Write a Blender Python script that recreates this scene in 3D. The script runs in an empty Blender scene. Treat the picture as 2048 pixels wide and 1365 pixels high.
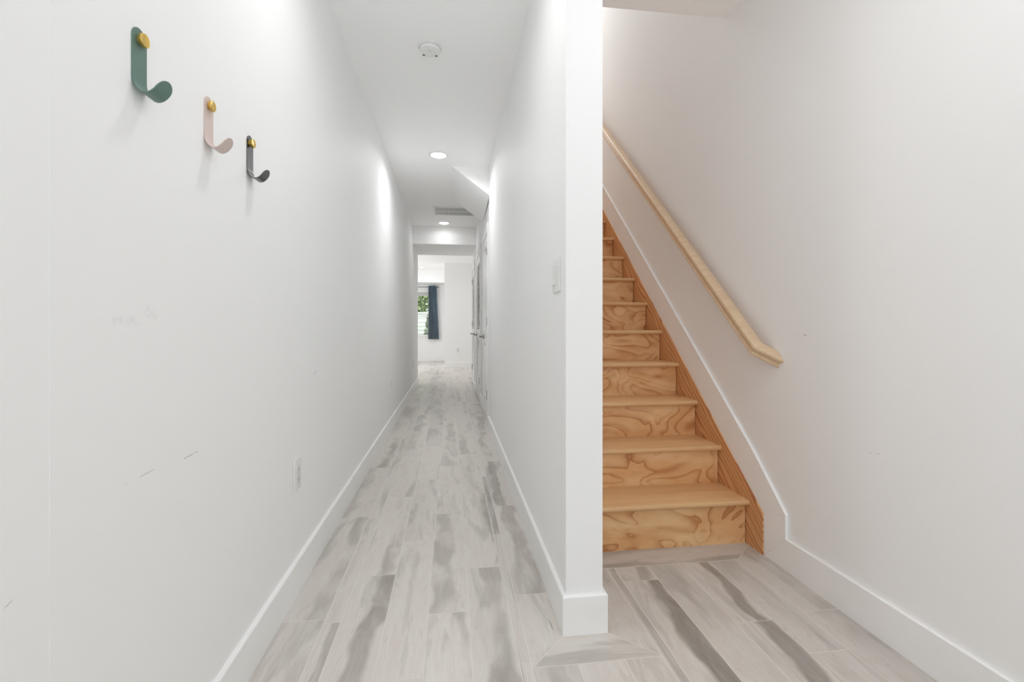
import bpy, bmesh, math, random
from mathutils import Vector, Matrix
random.seed(7)
S = bpy.context.scene
C = S.collection
PI = math.pi

# ------------------------------------------------------------------ camera
EYE = 1.05                       # camera height
YAW = math.atan(122.0 / 930.0)   # camera turned right of the corridor axis
CY, SY = math.cos(YAW), math.sin(YAW)
cd = bpy.data.cameras.new('camera')
cam = bpy.data.objects.new('camera', cd); C.objects.link(cam)
cam.location = (0, 0, EYE)
cam.rotation_euler = (PI / 2, 0, -YAW)
cd.sensor_width = 36.0
cd.lens = 930.0 / 2048.0 * 36.0
cd.shift_y = -27.5 / 2048.0
cd.clip_start = 0.05
S.camera = cam

# ------------------------------------------------------------------ sky, exposure
S.view_settings.view_transform = 'Standard'
S.view_settings.look = 'None'
S.view_settings.exposure = 0.07
S.view_settings.gamma = 1.0
S.view_settings.use_curve_mapping = False
W = bpy.data.worlds.new('daylight'); S.world = W; W.use_nodes = True
W.node_tree.nodes['Background'].inputs['Color'].default_value = (0.90, 0.95, 1.0, 1)
W.node_tree.nodes['Background'].inputs['Strength'].default_value = 2.2

def area(name, loc, rot, sx, sy, power, col=(1, 1, 1), spread=180):
    d = bpy.data.lights.new(name, 'AREA'); d.shape = 'RECTANGLE'
    d.size = sx; d.size_y = sy; d.energy = power; d.color = col; d.spread = math.radians(spread)
    o = bpy.data.objects.new(name, d); C.objects.link(o)
    o.location = loc; o.rotation_euler = rot
    return o
S.cycles.max_bounces = 16; S.cycles.diffuse_bounces = 12   # white corridor: light bounces many times
# added unseen area lights that fill the foyer, the back room
# and the stairwell
area('fill_entrance', (0.42, -1.50, .55), (PI / 2 + 1.15, 0, 0), 1.6, .8, 11.5, (0.95, 0.98, 1.0), 100)   # added low behind the camera, tilted up to brighten the ceiling
area('fill_back_room', (-2.6, 11.6, 1.5), (PI / 2, 0, -PI / 2), 2.6, 1.8, 50, (0.96, 0.98, 1.0))  # fill added at the room's left side, where no window stands
area('fill_landing', (0.98, 7.0, 4.2), (-PI / 2, 0, 0), 0.8, 1.4, 9, (0.97, 0.985, 1.0))  # area light added over the landing to brighten the stairwell; no window there
P_HALL, P_FOYER, P_UP = 6.2, 2.6, 13.5     # watts of the recessed lamps
LAMP_E = 16.0         # luminous discs of the recessed ceiling lights

# ------------------------------------------------------------------ helpers
def link(name, bm, mats=None, parent=None, smooth=None, recalc=True):
    me = bpy.data.meshes.new(name)
    if recalc: bmesh.ops.recalc_face_normals(bm, faces=bm.faces)
    bm.to_mesh(me); bm.free()
    if mats is not None:
        for m in (mats if isinstance(mats, (list, tuple)) else [mats]): me.materials.append(m)
    if smooth is not None:
        for p in me.polygons: p.use_smooth = True
        try: me.set_sharp_from_angle(angle=math.radians(smooth))
        except Exception: pass
    o = bpy.data.objects.new(name, me); C.objects.link(o)
    if parent is not None: o.parent = parent
    return o

def thing(name, label, cat, loc=(0, 0, 0), rot=(0, 0, 0), group=None):
    o = bpy.data.objects.new(name, None); C.objects.link(o)
    o.empty_display_size = 0.05
    o.location = loc; o.rotation_euler = rot
    if label: o['label'] = label
    if cat: o['category'] = cat
    if group: o['group'] = group
    return o

def tag(o, label, cat, group=None):
    o['label'] = label; o['category'] = cat
    if group: o['group'] = group
    return o

def struct(o):
    o['kind'] = 'structure'; return o

def box(bm, x0, x1, y0, y1, z0, z1, bev=0.0, seg=2, mi=0):
    r = bmesh.ops.create_cube(bm, size=1.0)
    vs = r['verts']
    for v in vs:
        v.co.x = x0 + (v.co.x + .5) * (x1 - x0)
        v.co.y = y0 + (v.co.y + .5) * (y1 - y0)
        v.co.z = z0 + (v.co.z + .5) * (z1 - z0)
    es = set(e for v in vs for e in v.link_edges)
    fs = set(f for v in vs for f in v.link_faces)
    for f in fs: f.material_index = mi
    if bev > 0:
        bmesh.ops.bevel(bm, geom=list(es), offset=bev, segments=seg, affect='EDGES', profile=0.6)

def prism(bm, pts, fn, a, b):
    """extrude the 2D polygon pts between a and b; fn(p, q, t) gives the 3D point"""
    A = [bm.verts.new(fn(p[0], p[1], a)) for p in pts]
    B = [bm.verts.new(fn(p[0], p[1], b)) for p in pts]
    n = len(pts)
    bm.faces.new(A); bm.faces.new(B[::-1])
    for i in range(n):
        bm.faces.new([A[i], B[i], B[(i + 1) % n], A[(i + 1) % n]])

def lathe(bm, prof, n=32, M=None):
    """prof = [(r, z)...] around z; closed at r = 0"""
    rings = []
    for r, z in prof:
        if r < 1e-6:
            rings.append([bm.verts.new((0, 0, z))])
        else:
            rings.append([bm.verts.new((r * math.cos(2 * PI * k / n), r * math.sin(2 * PI * k / n), z)) for k in range(n)])
    vs = [v for r in rings for v in r]
    for a, b in zip(rings[:-1], rings[1:]):
        for k in range(n):
            k2 = (k + 1) % n
            if len(a) == 1 and len(b) == 1: continue
            if len(a) == 1: bm.faces.new([a[0], b[k], b[k2]])
            elif len(b) == 1: bm.faces.new([a[k], b[0], a[k2]])
            else: bm.faces.new([a[k], b[k], b[k2], a[k2]])
    if M is not None:
        for v in vs: v.co = M @ v.co

def sections(bm, secs, close=True, caps=True):
    """loft rings of 3D points"""
    R = [[bm.verts.new(p) for p in s] for s in secs]
    n = len(R[0])
    for a, b in zip(R[:-1], R[1:]):
        for k in range(n if close else n - 1):
            k2 = (k + 1) % n
            bm.faces.new([a[k], b[k], b[k2], a[k2]])
    if caps:
        bm.faces.new(R[0][::-1]); bm.faces.new(R[-1])
    return R

# ------------------------------------------------------------------ materials
def newmat(name):
    m = bpy.data.materials.new(name); m.use_nodes = True
    nt = m.node_tree; b = nt.nodes['Principled BSDF']
    return m, nt, b
def N(nt, t, **kw):
    n = nt.nodes.new(t)
    for k, v in kw.items():
        if hasattr(n, k): setattr(n, k, v)
        else: n.inputs[k].default_value = v
    return n
def L(nt, a, b): nt.links.new(a, b)
def val(nt, op, a, b=None, c=None, clamp=False):
    n = nt.nodes.new('ShaderNodeMath'); n.operation = op; n.use_clamp = clamp
    for i, x in enumerate((a, b, c)):
        if x is None: continue
        if isinstance(x, (int, float)): n.inputs[i].default_value = x
        else: nt.links.new(x, n.inputs[i])
    return n.outputs[0]
def mix(nt, f, a, b, blend='MIX'):
    n = nt.nodes.new('ShaderNodeMix'); n.data_type = 'RGBA'; n.blend_type = blend
    if isinstance(f, (int, float)): n.inputs[0].default_value = f
    else: nt.links.new(f, n.inputs[0])
    for i, x in ((6, a), (7, b)):
        if isinstance(x, (tuple, list)): n.inputs[i].default_value = (*x[:3], 1)
        else: nt.links.new(x, n.inputs[i])
    return n.outputs[2]
def ramp(nt, x, stops, interp='LINEAR'):
    n = nt.nodes.new('ShaderNodeValToRGB'); nt.links.new(x, n.inputs[0])
    cr = n.color_ramp; cr.interpolation = interp
    while len(cr.elements) > 1: cr.elements.remove(cr.elements[-1])
    for i, (p, c) in enumerate(stops):
        e = cr.elements[0] if i == 0 else cr.elements.new(p)
        e.position = p
        e.color = (c, c, c, 1) if isinstance(c, (int, float)) else (*c[:3], 1)
    return n.outputs[0]
def noise(nt, vec, scale, detail=3, rough=.5, dist=0, dim='3D'):
    n = nt.nodes.new('ShaderNodeTexNoise'); n.noise_dimensions = dim
    if vec is not None: nt.links.new(vec, n.inputs['Vector'])
    n.inputs['Scale'].default_value = scale; n.inputs['Detail'].default_value = detail
    n.inputs['Roughness'].default_value = rough; n.inputs['Distortion'].default_value = dist
    return n.outputs['Fac']
def mapping(nt, vec, loc=(0, 0, 0), rot=(0, 0, 0), scale=(1, 1, 1)):
    n = nt.nodes.new('ShaderNodeMapping'); nt.links.new(vec, n.inputs['Vector'])
    n.inputs['Location'].default_value = loc; n.inputs['Rotation'].default_value = rot; n.inputs['Scale'].default_value = scale
    return n.outputs[0]
def bump(nt, b, h, strength=.2, dist=.001):
    n = nt.nodes.new('ShaderNodeBump'); n.inputs['Strength'].default_value = strength; n.inputs['Distance'].default_value = dist
    nt.links.new(h, n.inputs['Height']); nt.links.new(n.outputs[0], b.inputs['Normal'])
def srgb(r, g, b):
    f = lambda c: (c / 255 / 12.92) if c / 255 <= .04045 else ((c / 255 + .055) / 1.055) ** 2.4
    return (f(r), f(g), f(b))

def plain(name, col, rough=.5, metal=0, coat=0, bmp=0, bscale=200, spec=.5):
    m, nt, b = newmat(name)
    tc = N(nt, 'ShaderNodeTexCoord')
    nz = noise(nt, tc.outputs['Object'], bscale * .1 if bscale else 10, 3)
    v = ramp(nt, nz, [(0.3, .965), (0.7, 1.0)])
    L(nt, mix(nt, 1.0, col, v, 'MULTIPLY'), b.inputs['Base Color'])
    b.inputs['Roughness'].default_value = rough; b.inputs['Metallic'].default_value = metal
    b.inputs['Coat Weight'].default_value = coat; b.inputs['Specular IOR Level'].default_value = spec
    if bmp: bump(nt, b, noise(nt, tc.outputs['Object'], bscale, 2), bmp, .0006)
    return m

def wallpaint(name, col, marks=()):
    """painted drywall; marks = scuffs ((y0,z0),(y1,z1),halfwidth,strength) in the wall's own plane"""
    m, nt, b = newmat(name)
    tc = N(nt, 'ShaderNodeTexCoord'); P = tc.outputs['Object']
    big = ramp(nt, noise(nt, P, 1.3, 3), [(0.3, .985), (0.7, 1.0)])
    c = mix(nt, 1.0, col, big, 'MULTIPLY')
    for (a, e, hw, st) in marks:
        cy, cz = (a[0] + e[0]) / 2, (a[1] + e[1]) / 2
        dy, dz = e[0] - a[0], e[1] - a[1]
        ln = math.hypot(dy, dz) / 2 + 1e-4; an = math.atan2(dz, dy)
        sp = nt.nodes.new('ShaderNodeSeparateXYZ'); L(nt, P, sp.inputs[0])
        py = val(nt, 'SUBTRACT', sp.outputs[1], cy); pz = val(nt, 'SUBTRACT', sp.outputs[2], cz)
        u = val(nt, 'ADD', val(nt, 'MULTIPLY', py, math.cos(an)), val(nt, 'MULTIPLY', pz, math.sin(an)))
        v = val(nt, 'SUBTRACT', val(nt, 'MULTIPLY', pz, math.cos(an)), val(nt, 'MULTIPLY', py, math.sin(an)))
        mu = val(nt, 'SUBTRACT', 1.0, val(nt, 'DIVIDE', val(nt, 'ABSOLUTE', u), ln), clamp=True)
        mu = val(nt, 'MULTIPLY', mu, 4.0, clamp=True)
        mv = val(nt, 'SUBTRACT', 1.0, val(nt, 'DIVIDE', val(nt, 'ABSOLUTE', v), hw), clamp=True)
        br = ramp(nt, noise(nt, P, 60, 2), [(0.42, 0.0), (0.6, 1.0)])
        k = val(nt, 'MULTIPLY', val(nt, 'MULTIPLY', mu, mv), val(nt, 'MULTIPLY', br, st))
        c = mix(nt, k, c, srgb(120, 116, 112))
    L(nt, c, b.inputs['Base Color'])
    b.inputs['Roughness'].default_value = .58; b.inputs['Specular IOR Level'].default_value = .25
    bump(nt, b, noise(nt, P, 140, 2, .6), .06, .001)
    return m

WALLC = (.90, .90, .898)
M_wall = wallpaint('wall_paint', WALLC)
def ly(x): return (571.0 / (902 - x) + .079) / CY
M_wall_left = wallpaint('wall_paint_scuffed', WALLC, [
    ((.954, .752), (1.08, .757), .0016, .55), ((1.14, .747), (1.225, .749), .0018, .8),
    ((.705, .655), (.74, .668), .0012, .6), ((1.16, .49), (1.19, .52), .0012, .35),
    ((.925, 1.062), (1.01, 1.064), .012, .10), ((1.02, 1.09), (1.06, 1.07), .02, .10),
    ((2.17, .84), (2.23, .85), .004, .5), ((1.86, .37), (1.862, .372), .003, .9)])
M_wall_right = wallpaint('wall_paint_stair', WALLC, [
    ((1.73, 1.017), (1.75, 1.019), .003, .8), ((1.21, .908), (1.216, .910), .004, .9),
    ((1.40, .62), (1.45, .612), .0015, .5), ((2.3, .98), (2.305, .981), .003, .8), ((2.17, .96), (2.175, .961), .003, .8)])
M_ceil = wallpaint('ceiling_paint', (.965, .965, .963))
M_trim = plain('trim_paint', (.92, .92, .915), .28, bmp=.02, bscale=60)
M_plastic = plain('white_plastic', (.84, .84, .83), .3)
M_socket = plain('socket_face_plastic', (.74, .74, .73), .32)
M_slot = plain('dark_slot', (.06, .06, .06), .6)
M_gold = plain('brushed_gold', srgb(232, 196, 104), .24, metal=.8)
M_green = plain('sage_green_coating', srgb(98, 128, 118), .42, bmp=.05, bscale=400)
M_pink = plain('blush_pink_coating', srgb(214, 196, 190), .42, bmp=.05, bscale=400)
M_gun = plain('black_nickel', (.16, .16, .165), .16, metal=1.0)
M_nickel = plain('satin_nickel', (.36, .35, .33), .3, metal=1.0)
M_dark = plain('closet_shade_black', (.05, .05, .05), .9)
M_vent = plain('vent_enamel', (.82, .82, .81), .35)

def emission(name, col, e):
    m, nt, b = newmat(name)
    b.inputs['Base Color'].default_value = (.8, .8, .8, 1)
    b.inputs['Emission Color'].default_value = (*col, 1); b.inputs['Emission Strength'].default_value = e
    return m

def floor_material():
    m, nt, b = newmat('wood_look_porcelain_planks')
    a1 = N(nt, 'ShaderNodeAttribute'); a1.attribute_name = 'pv'
    a2 = N(nt, 'ShaderNodeAttribute'); a2.attribute_name = 'pc'
    s1 = nt.nodes.new('ShaderNodeSeparateXYZ'); L(nt, a1.outputs['Vector'], s1.inputs[0])
    u, v, rnd = s1.outputs
    s2 = nt.nodes.new('ShaderNodeSeparateColor'); L(nt, a2.outputs['Color'], s2.inputs[0])
    tone, amt, cen = s2.outputs; hw = a2.outputs['Alpha']
    cmb = nt.nodes.new('ShaderNodeCombineXYZ')
    L(nt, u, cmb.inputs[0]); L(nt, val(nt, 'MULTIPLY', v, .15), cmb.inputs[1]); L(nt, val(nt, 'MULTIPLY', rnd, 9.0), cmb.inputs[2])
    P = cmb.outputs[0]
    Pl = mapping(nt, P, scale=(1.1, 5.5, 1)); Pm = mapping(nt, P, scale=(2.6, 12, 1)); Pg = mapping(nt, P, scale=(6, 190, 1))
    n1 = noise(nt, Pl, 1.5, 4, .55, .7)
    n2 = noise(nt, Pm, 2.0, 4, .6, 1.2)
    n3 = noise(nt, Pg, 2.0, 2, .6)
    light = srgb(222, 218, 212); warm = srgb(218, 210, 202); mid = srgb(186, 182, 175); dark = srgb(140, 133, 124)
    c = mix(nt, ramp(nt, n2, [(.35, 0), (.65, 1)]), light, warm)
    c = mix(nt, val(nt, 'MULTIPLY', ramp(nt, n1, [(.50, 0), (.66, 1)], 'EASE'), .75), c, mid)
    # the long darker heartwood figure of some planks
    wob = val(nt, 'MULTIPLY', val(nt, 'SUBTRACT', noise(nt, mapping(nt, P, scale=(1, 1.5, 1)), 2.6, 3, .55), .5), 1.15)
    d = val(nt, 'ABSOLUTE', val(nt, 'SUBTRACT', val(nt, 'ADD', v, wob), cen))
    k = val(nt, 'DIVIDE', val(nt, 'SUBTRACT', val(nt, 'ADD', hw, .05), d), .13, clamp=True)
    k = val(nt, 'MULTIPLY', k, amt)
    fig = ramp(nt, n2, [(.3, .72), (.7, 1.0)])
    k = val(nt, 'MULTIPLY', k, fig)
    brk = ramp(nt, noise(nt, mapping(nt, P, scale=(2.2, 3, 1)), 1.4, 2, .5, .5), [(.38, .15), (.56, 1)])
    k = val(nt, 'MULTIPLY', k, val(nt, 'MAXIMUM', brk, val(nt, 'MULTIPLY', val(nt, 'SUBTRACT', amt, .62), 6.0, clamp=True)))
    c = mix(nt, k, c, dark)
    # fine contour lines and knots
    ct = val(nt, 'PINGPONG', val(nt, 'MULTIPLY', n1, 9.0), .5)
    c = mix(nt, val(nt, 'MULTIPLY', ramp(nt, ct, [(0.0, 1), (.06, 0)]), .16), c, srgb(140, 130, 120))
    kn = noise(nt, mapping(nt, P, scale=(7, 60, 3)), 1.0, 1, .4)
    c = mix(nt, ramp(nt, kn, [(.79, 0), (.83, .8)]), c, srgb(96, 88, 80))
    g = ramp(nt, n3, [(.25, .93), (.75, 1.0)])
    c = mix(nt, 1.0, c, g, 'MULTIPLY')
    t = nt.nodes.new('ShaderNodeCombineColor')
    for i in range(3): L(nt, tone, t.inputs[i])
    c = mix(nt, 1.0, c, t.outputs[0], 'MULTIPLY')
    L(nt, c, b.inputs['Base Color'])
    b.inputs['Roughness'].default_value = .33; b.inputs['Specular IOR Level'].default_value = .45
    bump(nt, b, n3, .05, .0006)
    return m

def ply_material():
    """rotary cut plywood figure on the risers, different on each riser"""
    m, nt, b = newmat('plywood_riser')
    tc = N(nt, 'ShaderNodeTexCoord'); oi = N(nt, 'ShaderNodeObjectInfo')
    cmb = nt.nodes.new('ShaderNodeCombineXYZ')
    L(nt, val(nt, 'MULTIPLY', oi.outputs['Random'], 31.0), cmb.inputs[1])
    va = nt.nodes.new('ShaderNodeVectorMath'); va.operation = 'ADD'
    L(nt, tc.outputs['Object'], va.inputs[0]); L(nt, cmb.outputs[0], va.inputs[1])
    P = va.outputs[0]
    n1 = noise(nt, mapping(nt, P, scale=(1.0, 1, 1.7)), 2.6, 2.5, .45, .9)
    n2 = noise(nt, mapping(nt, P, scale=(1, 1, 2.2)), 5, 3, .5)
    n3 = noise(nt, mapping(nt, P, scale=(6, 1, 130)), 3, 2, .5)
    base = mix(nt, ramp(nt, n2, [(.35, 0), (.65, 1)]), srgb(236, 196, 146), srgb(224, 172, 118))
    w = val(nt, 'FRACT', val(nt, 'MULTIPLY', n1, 8.5))
    # earlywood fades in slowly, then ends on a crisp dark latewood line
    band = ramp(nt, w, [(0.0, .05), (.45, .0), (.78, .42), (.93, .85), (.965, 1.0), (1.0, .1)])
    band = val(nt, 'MULTIPLY', band, ramp(nt, n2, [(.36, .25), (.55, .9)]))
    c = mix(nt, band, base, srgb(182, 112, 60))
    c = mix(nt, 1.0, c, ramp(nt, n3, [(.3, .94), (.7, 1)]), 'MULTIPLY')
    L(nt, c, b.inputs['Base Color'])
    b.inputs['Roughness'].default_value = .42
    bump(nt, b, n3, .05, .0006)
    return m

def tread_material(name, c1, c2, rough=.33):
    m, nt, b = newmat(name)
    tc = N(nt, 'ShaderNodeTexCoord'); oi = N(nt, 'ShaderNodeObjectInfo')
    cmb = nt.nodes.new('ShaderNodeCombineXYZ'); L(nt, val(nt, 'MULTIPLY', oi.outputs['Random'], 17.0), cmb.inputs[2])
    va = nt.nodes.new('ShaderNodeVectorMath'); va.operation = 'ADD'
    L(nt, tc.outputs['Object'], va.inputs[0]); L(nt, cmb.outputs[0], va.inputs[1]); P = va.outputs[0]
    n1 = noise(nt, mapping(nt, P, scale=(1.2, 14, 14)), 2.5, 4, .6, .3)
    n2 = noise(nt, mapping(nt, P, scale=(4, 120, 120)), 2, 2, .6)
    c = mix(nt, ramp(nt, n1, [(.3, 0), (.7, 1)]), c1, c2)
    c = mix(nt, 1.0, c, ramp(nt, n2, [(.3, .93), (.7, 1)]), 'MULTIPLY')
    L(nt, c, b.inputs['Base Color']); b.inputs['Roughness'].default_value = rough
    b.inputs['Coat Weight'].default_value = .15; b.inputs['Coat Roughness'].default_value = .2
    return m

PITCH = math.atan(.2028 / .2338)
def fir_material():
    """straight fir grain running along the slope of the stair stringer"""
    m, nt, b = newmat('fir_stringer')
    tc = N(nt, 'ShaderNodeTexCoord')
    sp = nt.nodes.new('ShaderNodeSeparateXYZ'); L(nt, tc.outputs['Object'], sp.inputs[0])
    al = val(nt, 'ADD', val(nt, 'MULTIPLY', sp.outputs[1], math.cos(PITCH)), val(nt, 'MULTIPLY', sp.outputs[2], math.sin(PITCH)))
    ac = val(nt, 'SUBTRACT', val(nt, 'MULTIPLY', sp.outputs[2], math.cos(PITCH)), val(nt, 'MULTIPLY', sp.outputs[1], math.sin(PITCH)))
    cb = nt.nodes.new('ShaderNodeCombineXYZ'); L(nt, al, cb.inputs[1]); L(nt, ac, cb.inputs[2]); P = cb.outputs[0]
    nd = noise(nt, mapping(nt, P, scale=(1, 1.1, 7)), 1.6, 2, .4)
    ph = val(nt, 'ADD', val(nt, 'MULTIPLY', ac, 40.0), val(nt, 'MULTIPLY', nd, 5.0))
    wf = val(nt, 'FRACT', ph)
    wf = ramp(nt, wf, [(0, .1), (.35, .0), (.75, .55), (.9, 1.0), (1.0, .1)])
    n2 = noise(nt, mapping(nt, P, scale=(1, 2, 16)), 2, 3, .5)
    c = mix(nt, wf, srgb(224, 172, 122), srgb(170, 96, 54))
    c = mix(nt, val(nt, 'MULTIPLY', ramp(nt, n2, [(.45, 0), (.7, 1)]), .45), c, srgb(206, 164, 112))
    L(nt, c, b.inputs['Base Color']); b.inputs['Roughness'].default_value = .4
    return m

M_floor = floor_material()
M_grout = plain('grout', srgb(228, 224, 218), .8)
M_ply = ply_material()
M_tread = tread_material('oak_tread', srgb(216, 170, 120), srgb(230, 190, 142))
M_rail = tread_material('maple_handrail', srgb(214, 184, 148), srgb(228, 202, 170), .3)
M_fir = fir_material()

# ------------------------------------------------------------------ dimensions (metres)
XL = -.609           # hall left wall
XP0, XP1 = .390, .520  # partition between hall and stair
XR = 1.4436          # right wall of the stair
YP = 1.555           # front of the partition
ZC = 2.68            # ceiling
YO = 2.285           # where the stairwell opens in the ceiling
YH0, YH1 = 7.59, 8.76  # dropped header across the hall
YB = -1.6            # entrance wall behind the camera
BH, BT = .134, .0142 # baseboard height, thickness
YF, YK = 14.75, 12.29  # far wall of the back room; face of its projecting block

# ------------------------------------------------------------------ floor
def build_floor():
    bm = bmesh.new()
    pv = bm.loops.layers.float_vector.new('pv'); pc = bm.loops.layers.float_color.new('pc')
    rng = random.Random(11)
    G = .0011
    def plank(poly, along='y', spec=None, vr=None):
        """poly: XY corners, counter-clockwise"""
        if along == 'y': vs0, vs1 = (min(p[0] for p in poly), max(p[0] for p in poly)) if vr is None else vr
        else: vs0, vs1 = (min(p[1] for p in poly), max(p[1] for p in poly)) if vr is None else vr
        r = rng.random()
        tone = .90 + .10 * rng.random()
        a = rng.random()
        if spec is None:
            s = (tone, .0 if a < .5 else .15 + .4 * rng.random(), rng.random(), .10 + .22 * rng.random())
        else: s = spec
        flip = rng.random() < .5
        cx = sum(p[0] for p in poly) / len(poly); cy = sum(p[1] for p in poly) / len(poly)
        # shrink by the grout gap: offset every edge inwards
        n = len(poly); q = []
        for i in range(n):
            p0, p1, p2 = Vector(poly[i - 1]), Vector(poly[i]), Vector(poly[(i + 1) % n])
            d1 = (p1 - p0).normalized(); d2 = (p2 - p1).normalized()
            n1 = Vector((-d1.y, d1.x)); n2 = Vector((-d2.y, d2.x))
            den = 1 + n1.dot(n2)
            q.append(p1 + (n1 + n2) / den * G)
        top = [bm.verts.new((p.x, p.y, 0)) for p in q]
        bot = [bm.verts.new((p.x, p.y, -.0025)) for p in q]
        fs = [bm.faces.new(top)]
        for i in range(n): fs.append(bm.faces.new([bot[i], bot[(i + 1) % n], top[(i + 1) % n], top[i]]))
        for f in fs:
            for l in f.loops:
                x, y = l.vert.co.x, l.vert.co.y
                if along == 'y': uu, vv = y, (x - vs0) / (vs1 - vs0)
                else: uu, vv = x, (y - vs0) / (vs1 - vs0)
                l[pv] = (uu + r * 20, vv, r); l[pc] = s
    def col(x0, x1, y0, y1, joint, specs=None, poly0=None, step=.9144):
        """a column of planks laid end to end; joint = any end joint; specs keyed by plank index from that joint"""
        k = math.floor((y0 - joint) / step)
        y = joint + k * step
        while y < y1 - 1e-6:
            a, b_ = max(y, y0), min(y + step, y1)
            if b_ - a > .004:
                plank([(x0, a), (x1, a), (x1, b_), (x0, b_)], 'y', (specs or {}).get(k))
            y += step; k += 1
    c = CY
    E = [-.6015 / c, -.451, -.393, -.234, -.084, .0666, .214, .25]
    X = [e * c for e in E]; X[0] = XL
    YS = 1.41        # front edge of the mitred border round the partition end
    YEND = YF
    T = lambda t, a, ce, h: (t, a, ce, h)
    col(X[0], X[1], YB, YH1, 1.743, {-1: T(.97, .25, .9, .2), 0: T(.93, .45, .85, .22), 1: T(.93, .35, .2, .2), 2: T(.94, .6, .55, .18)})
    col(X[1], X[2], YB, YH1, 1.72, {-1: T(.97, .5, .7, .3), 0: T(.96, .15, .3, .2)})
    col(X[2], X[3], YB, YH1, 2.022, {-1: T(.97, .75, .72, .25), 0: T(.99, .55, .75, .16), 1: T(.98, .0, .5, .1), 2: T(.97, .35, .3, .3)})
    col(X[3], X[4], YB, YH1, 2.330, {-1: T(.99, 0, .5, .1), 0: T(.97, .15, .3, .3), 1: T(.99, 0, .5, .2)})
    col(X[4], X[5], YB, YH1, 1.725, {-1: T(.99, .3, .85, .14), 0: T(.97, .55, .32, .30), 1: T(.99, .12, .4, .2), 2: T(.99, .15, .8, .2)})
    col(X[5], X[6], YB, YH1, 2.029, {-1: T(.95, .5, .62, .33), 0: T(1., .6, .97, .12), 1: T(.98, .1, .2, .1), 2: T(.97, .45, .25, .25)})
    col(X[6], X[7], YB, YH1, 1.433, {0: T(.94, 0, .5, .1), 1: T(.9, .7, .5, .4), 2: T(.97, 0, .5, .1)})
    # border along the partition, mitred at its front
    xb0 = X[7]; xb1 = XP0
    plank([(xb0, YS), (xb1, 1.5555), (xb1, 1.804), (xb0, 1.804)], 'y', T(.98, 0, .3, .2))
    col(xb0, xb1 + .0, 1.804, YH1, 1.804, {0: T(.97, .5, .6, .28), 1: T(.93, .75, .45, .25), 2: T(.97, .35, .3, .2), 3: T(.95, .5, .6, .3)})
    # front border piece
    xe = .677 * c
    plank([(xb0, YS), (xe, YS), (XP1, 1.556), (xb1, 1.5555)], 'x', T(.97, 0, .4, .2), (YS, 1.56))
    # stair side border
    plank([(XP1, 1.556), (xe, YS), (xe, 1.95), (XP1, 1.95)], 'y', T(.90, .35, .75, .12))
    xs = [.677 * c, .71 * c, .8625 * c, 1.01 * c, 1.153 * c, 1.296 * c, XR]
    YR = 2.098; YI = 1.95
    col(xs[0], xs[1], YB, YI, 1.0, {0: T(.80, .35, .5, .3), 1: T(.82, .4, .5, .3), -1: T(.86, .2, .5, .3)})
    col(xs[1], xs[2], YB, YI, 1.84, {0: T(.90, .75, .70, .22), -1: T(.90, .92, .74, .22), -2: T(.95, .2, .3, .3)})
    col(xs[2], xs[3], YB, YI, 1.16, {0: T(.88, .12, .8, .2), -1: T(.92, .25, .6, .2)})
    col(xs[3], xs[4], YB, YI, 1.532, {0: T(.92, .85, .74, .2), -1: T(.92, .85, .66, .27), -2: T(.95, .1, .5, .2)})
    col(xs[4], xs[5], YB, YI, 1.36, {0: T(.88, .10, .7, .2), -1: T(.88, .2, .3, .2)})
    plank([(xs[5], YI), (XR, YR), (XR, 1.56), (xs[5], 1.56)][::-1], 'y', T(.88, .35, .75, .2))
    col(xs[5], xs[6], YB, 1.56, 1.56, {-1: T(.86, .55, .55, .3), -2: T(.9, .3, .5, .3)})
    plank([(XP1, YI), (xs[5], YI), (XR, YR), (XP1, YR)], 'x', T(.90, .6, .18, .16))
    # foyer in front of the border
    col(X[7], .396 * c, YB, YS, 1.16, {0: T(.90, .35, .6, .35)})
    col(.396 * c, .548 * c, YB, YS, .78, {0: T(.98, 0, .5, .2)})
    col(.548 * c, xe, YB, YS, 1.02, {0: T(.94, .25, .3, .3)})
    # back room
    y0 = YH1
    x = -3.4; k = 0
    while x < 3.2:
        col(x, min(x + .15, 3.2), y0, YEND, y0 + rng.random() * .9)
        x += .15
    # grout bed
    for (x0, x1, ya, yb) in ((XL, XP0, 1.95, YH1), (XL, XR, YB, 1.95), (XP0, XR, 1.95, 2.2), (-3.4, 3.2, YH1, YEND)):
        f = bm.faces.new([bm.verts.new((x0, ya, -.0002)), bm.verts.new((x1, ya, -.0002)), bm.verts.new((x1, yb, -.0002)), bm.verts.new((x0, yb, -.0002))])
        f.material_index = 1
    # slab below, so that the floor has body
    base = len(bm.faces)
    for (x0, x1, ya, yb) in ((XL, XR, YB, 8.9), (-3.4, 3.2, 8.9, YEND)):
        n0 = set(bm.faces)
        box(bm, x0, x1, ya, yb, -.12, -.004)
        for f in bm.faces:
            if f not in n0: f.material_index = 1
    return struct(link('floor', bm, [M_floor, M_grout]))
build_floor()

# ------------------------------------------------------------------ walls, ceilings
def wall(name, boxes, mat=M_wall):
    bm = bmesh.new()
    for b_ in boxes: box(bm, *b_)
    return struct(link(name, bm, mat))

ZT = 5.5
# left wall; the strip nearest the camera stands a hair back behind a drywall joint
YJ = ly(100)
wall('wall_left', [(XL - .12, XL, YJ, YH1, 0, ZC), (XL - .12, XL - .0006, YB, YJ, 0, ZC)], M_wall_left)
wall('wall_right', [(XR, XR + .12, YB, 8.9, 0, ZT)], M_wall_right)
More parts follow.
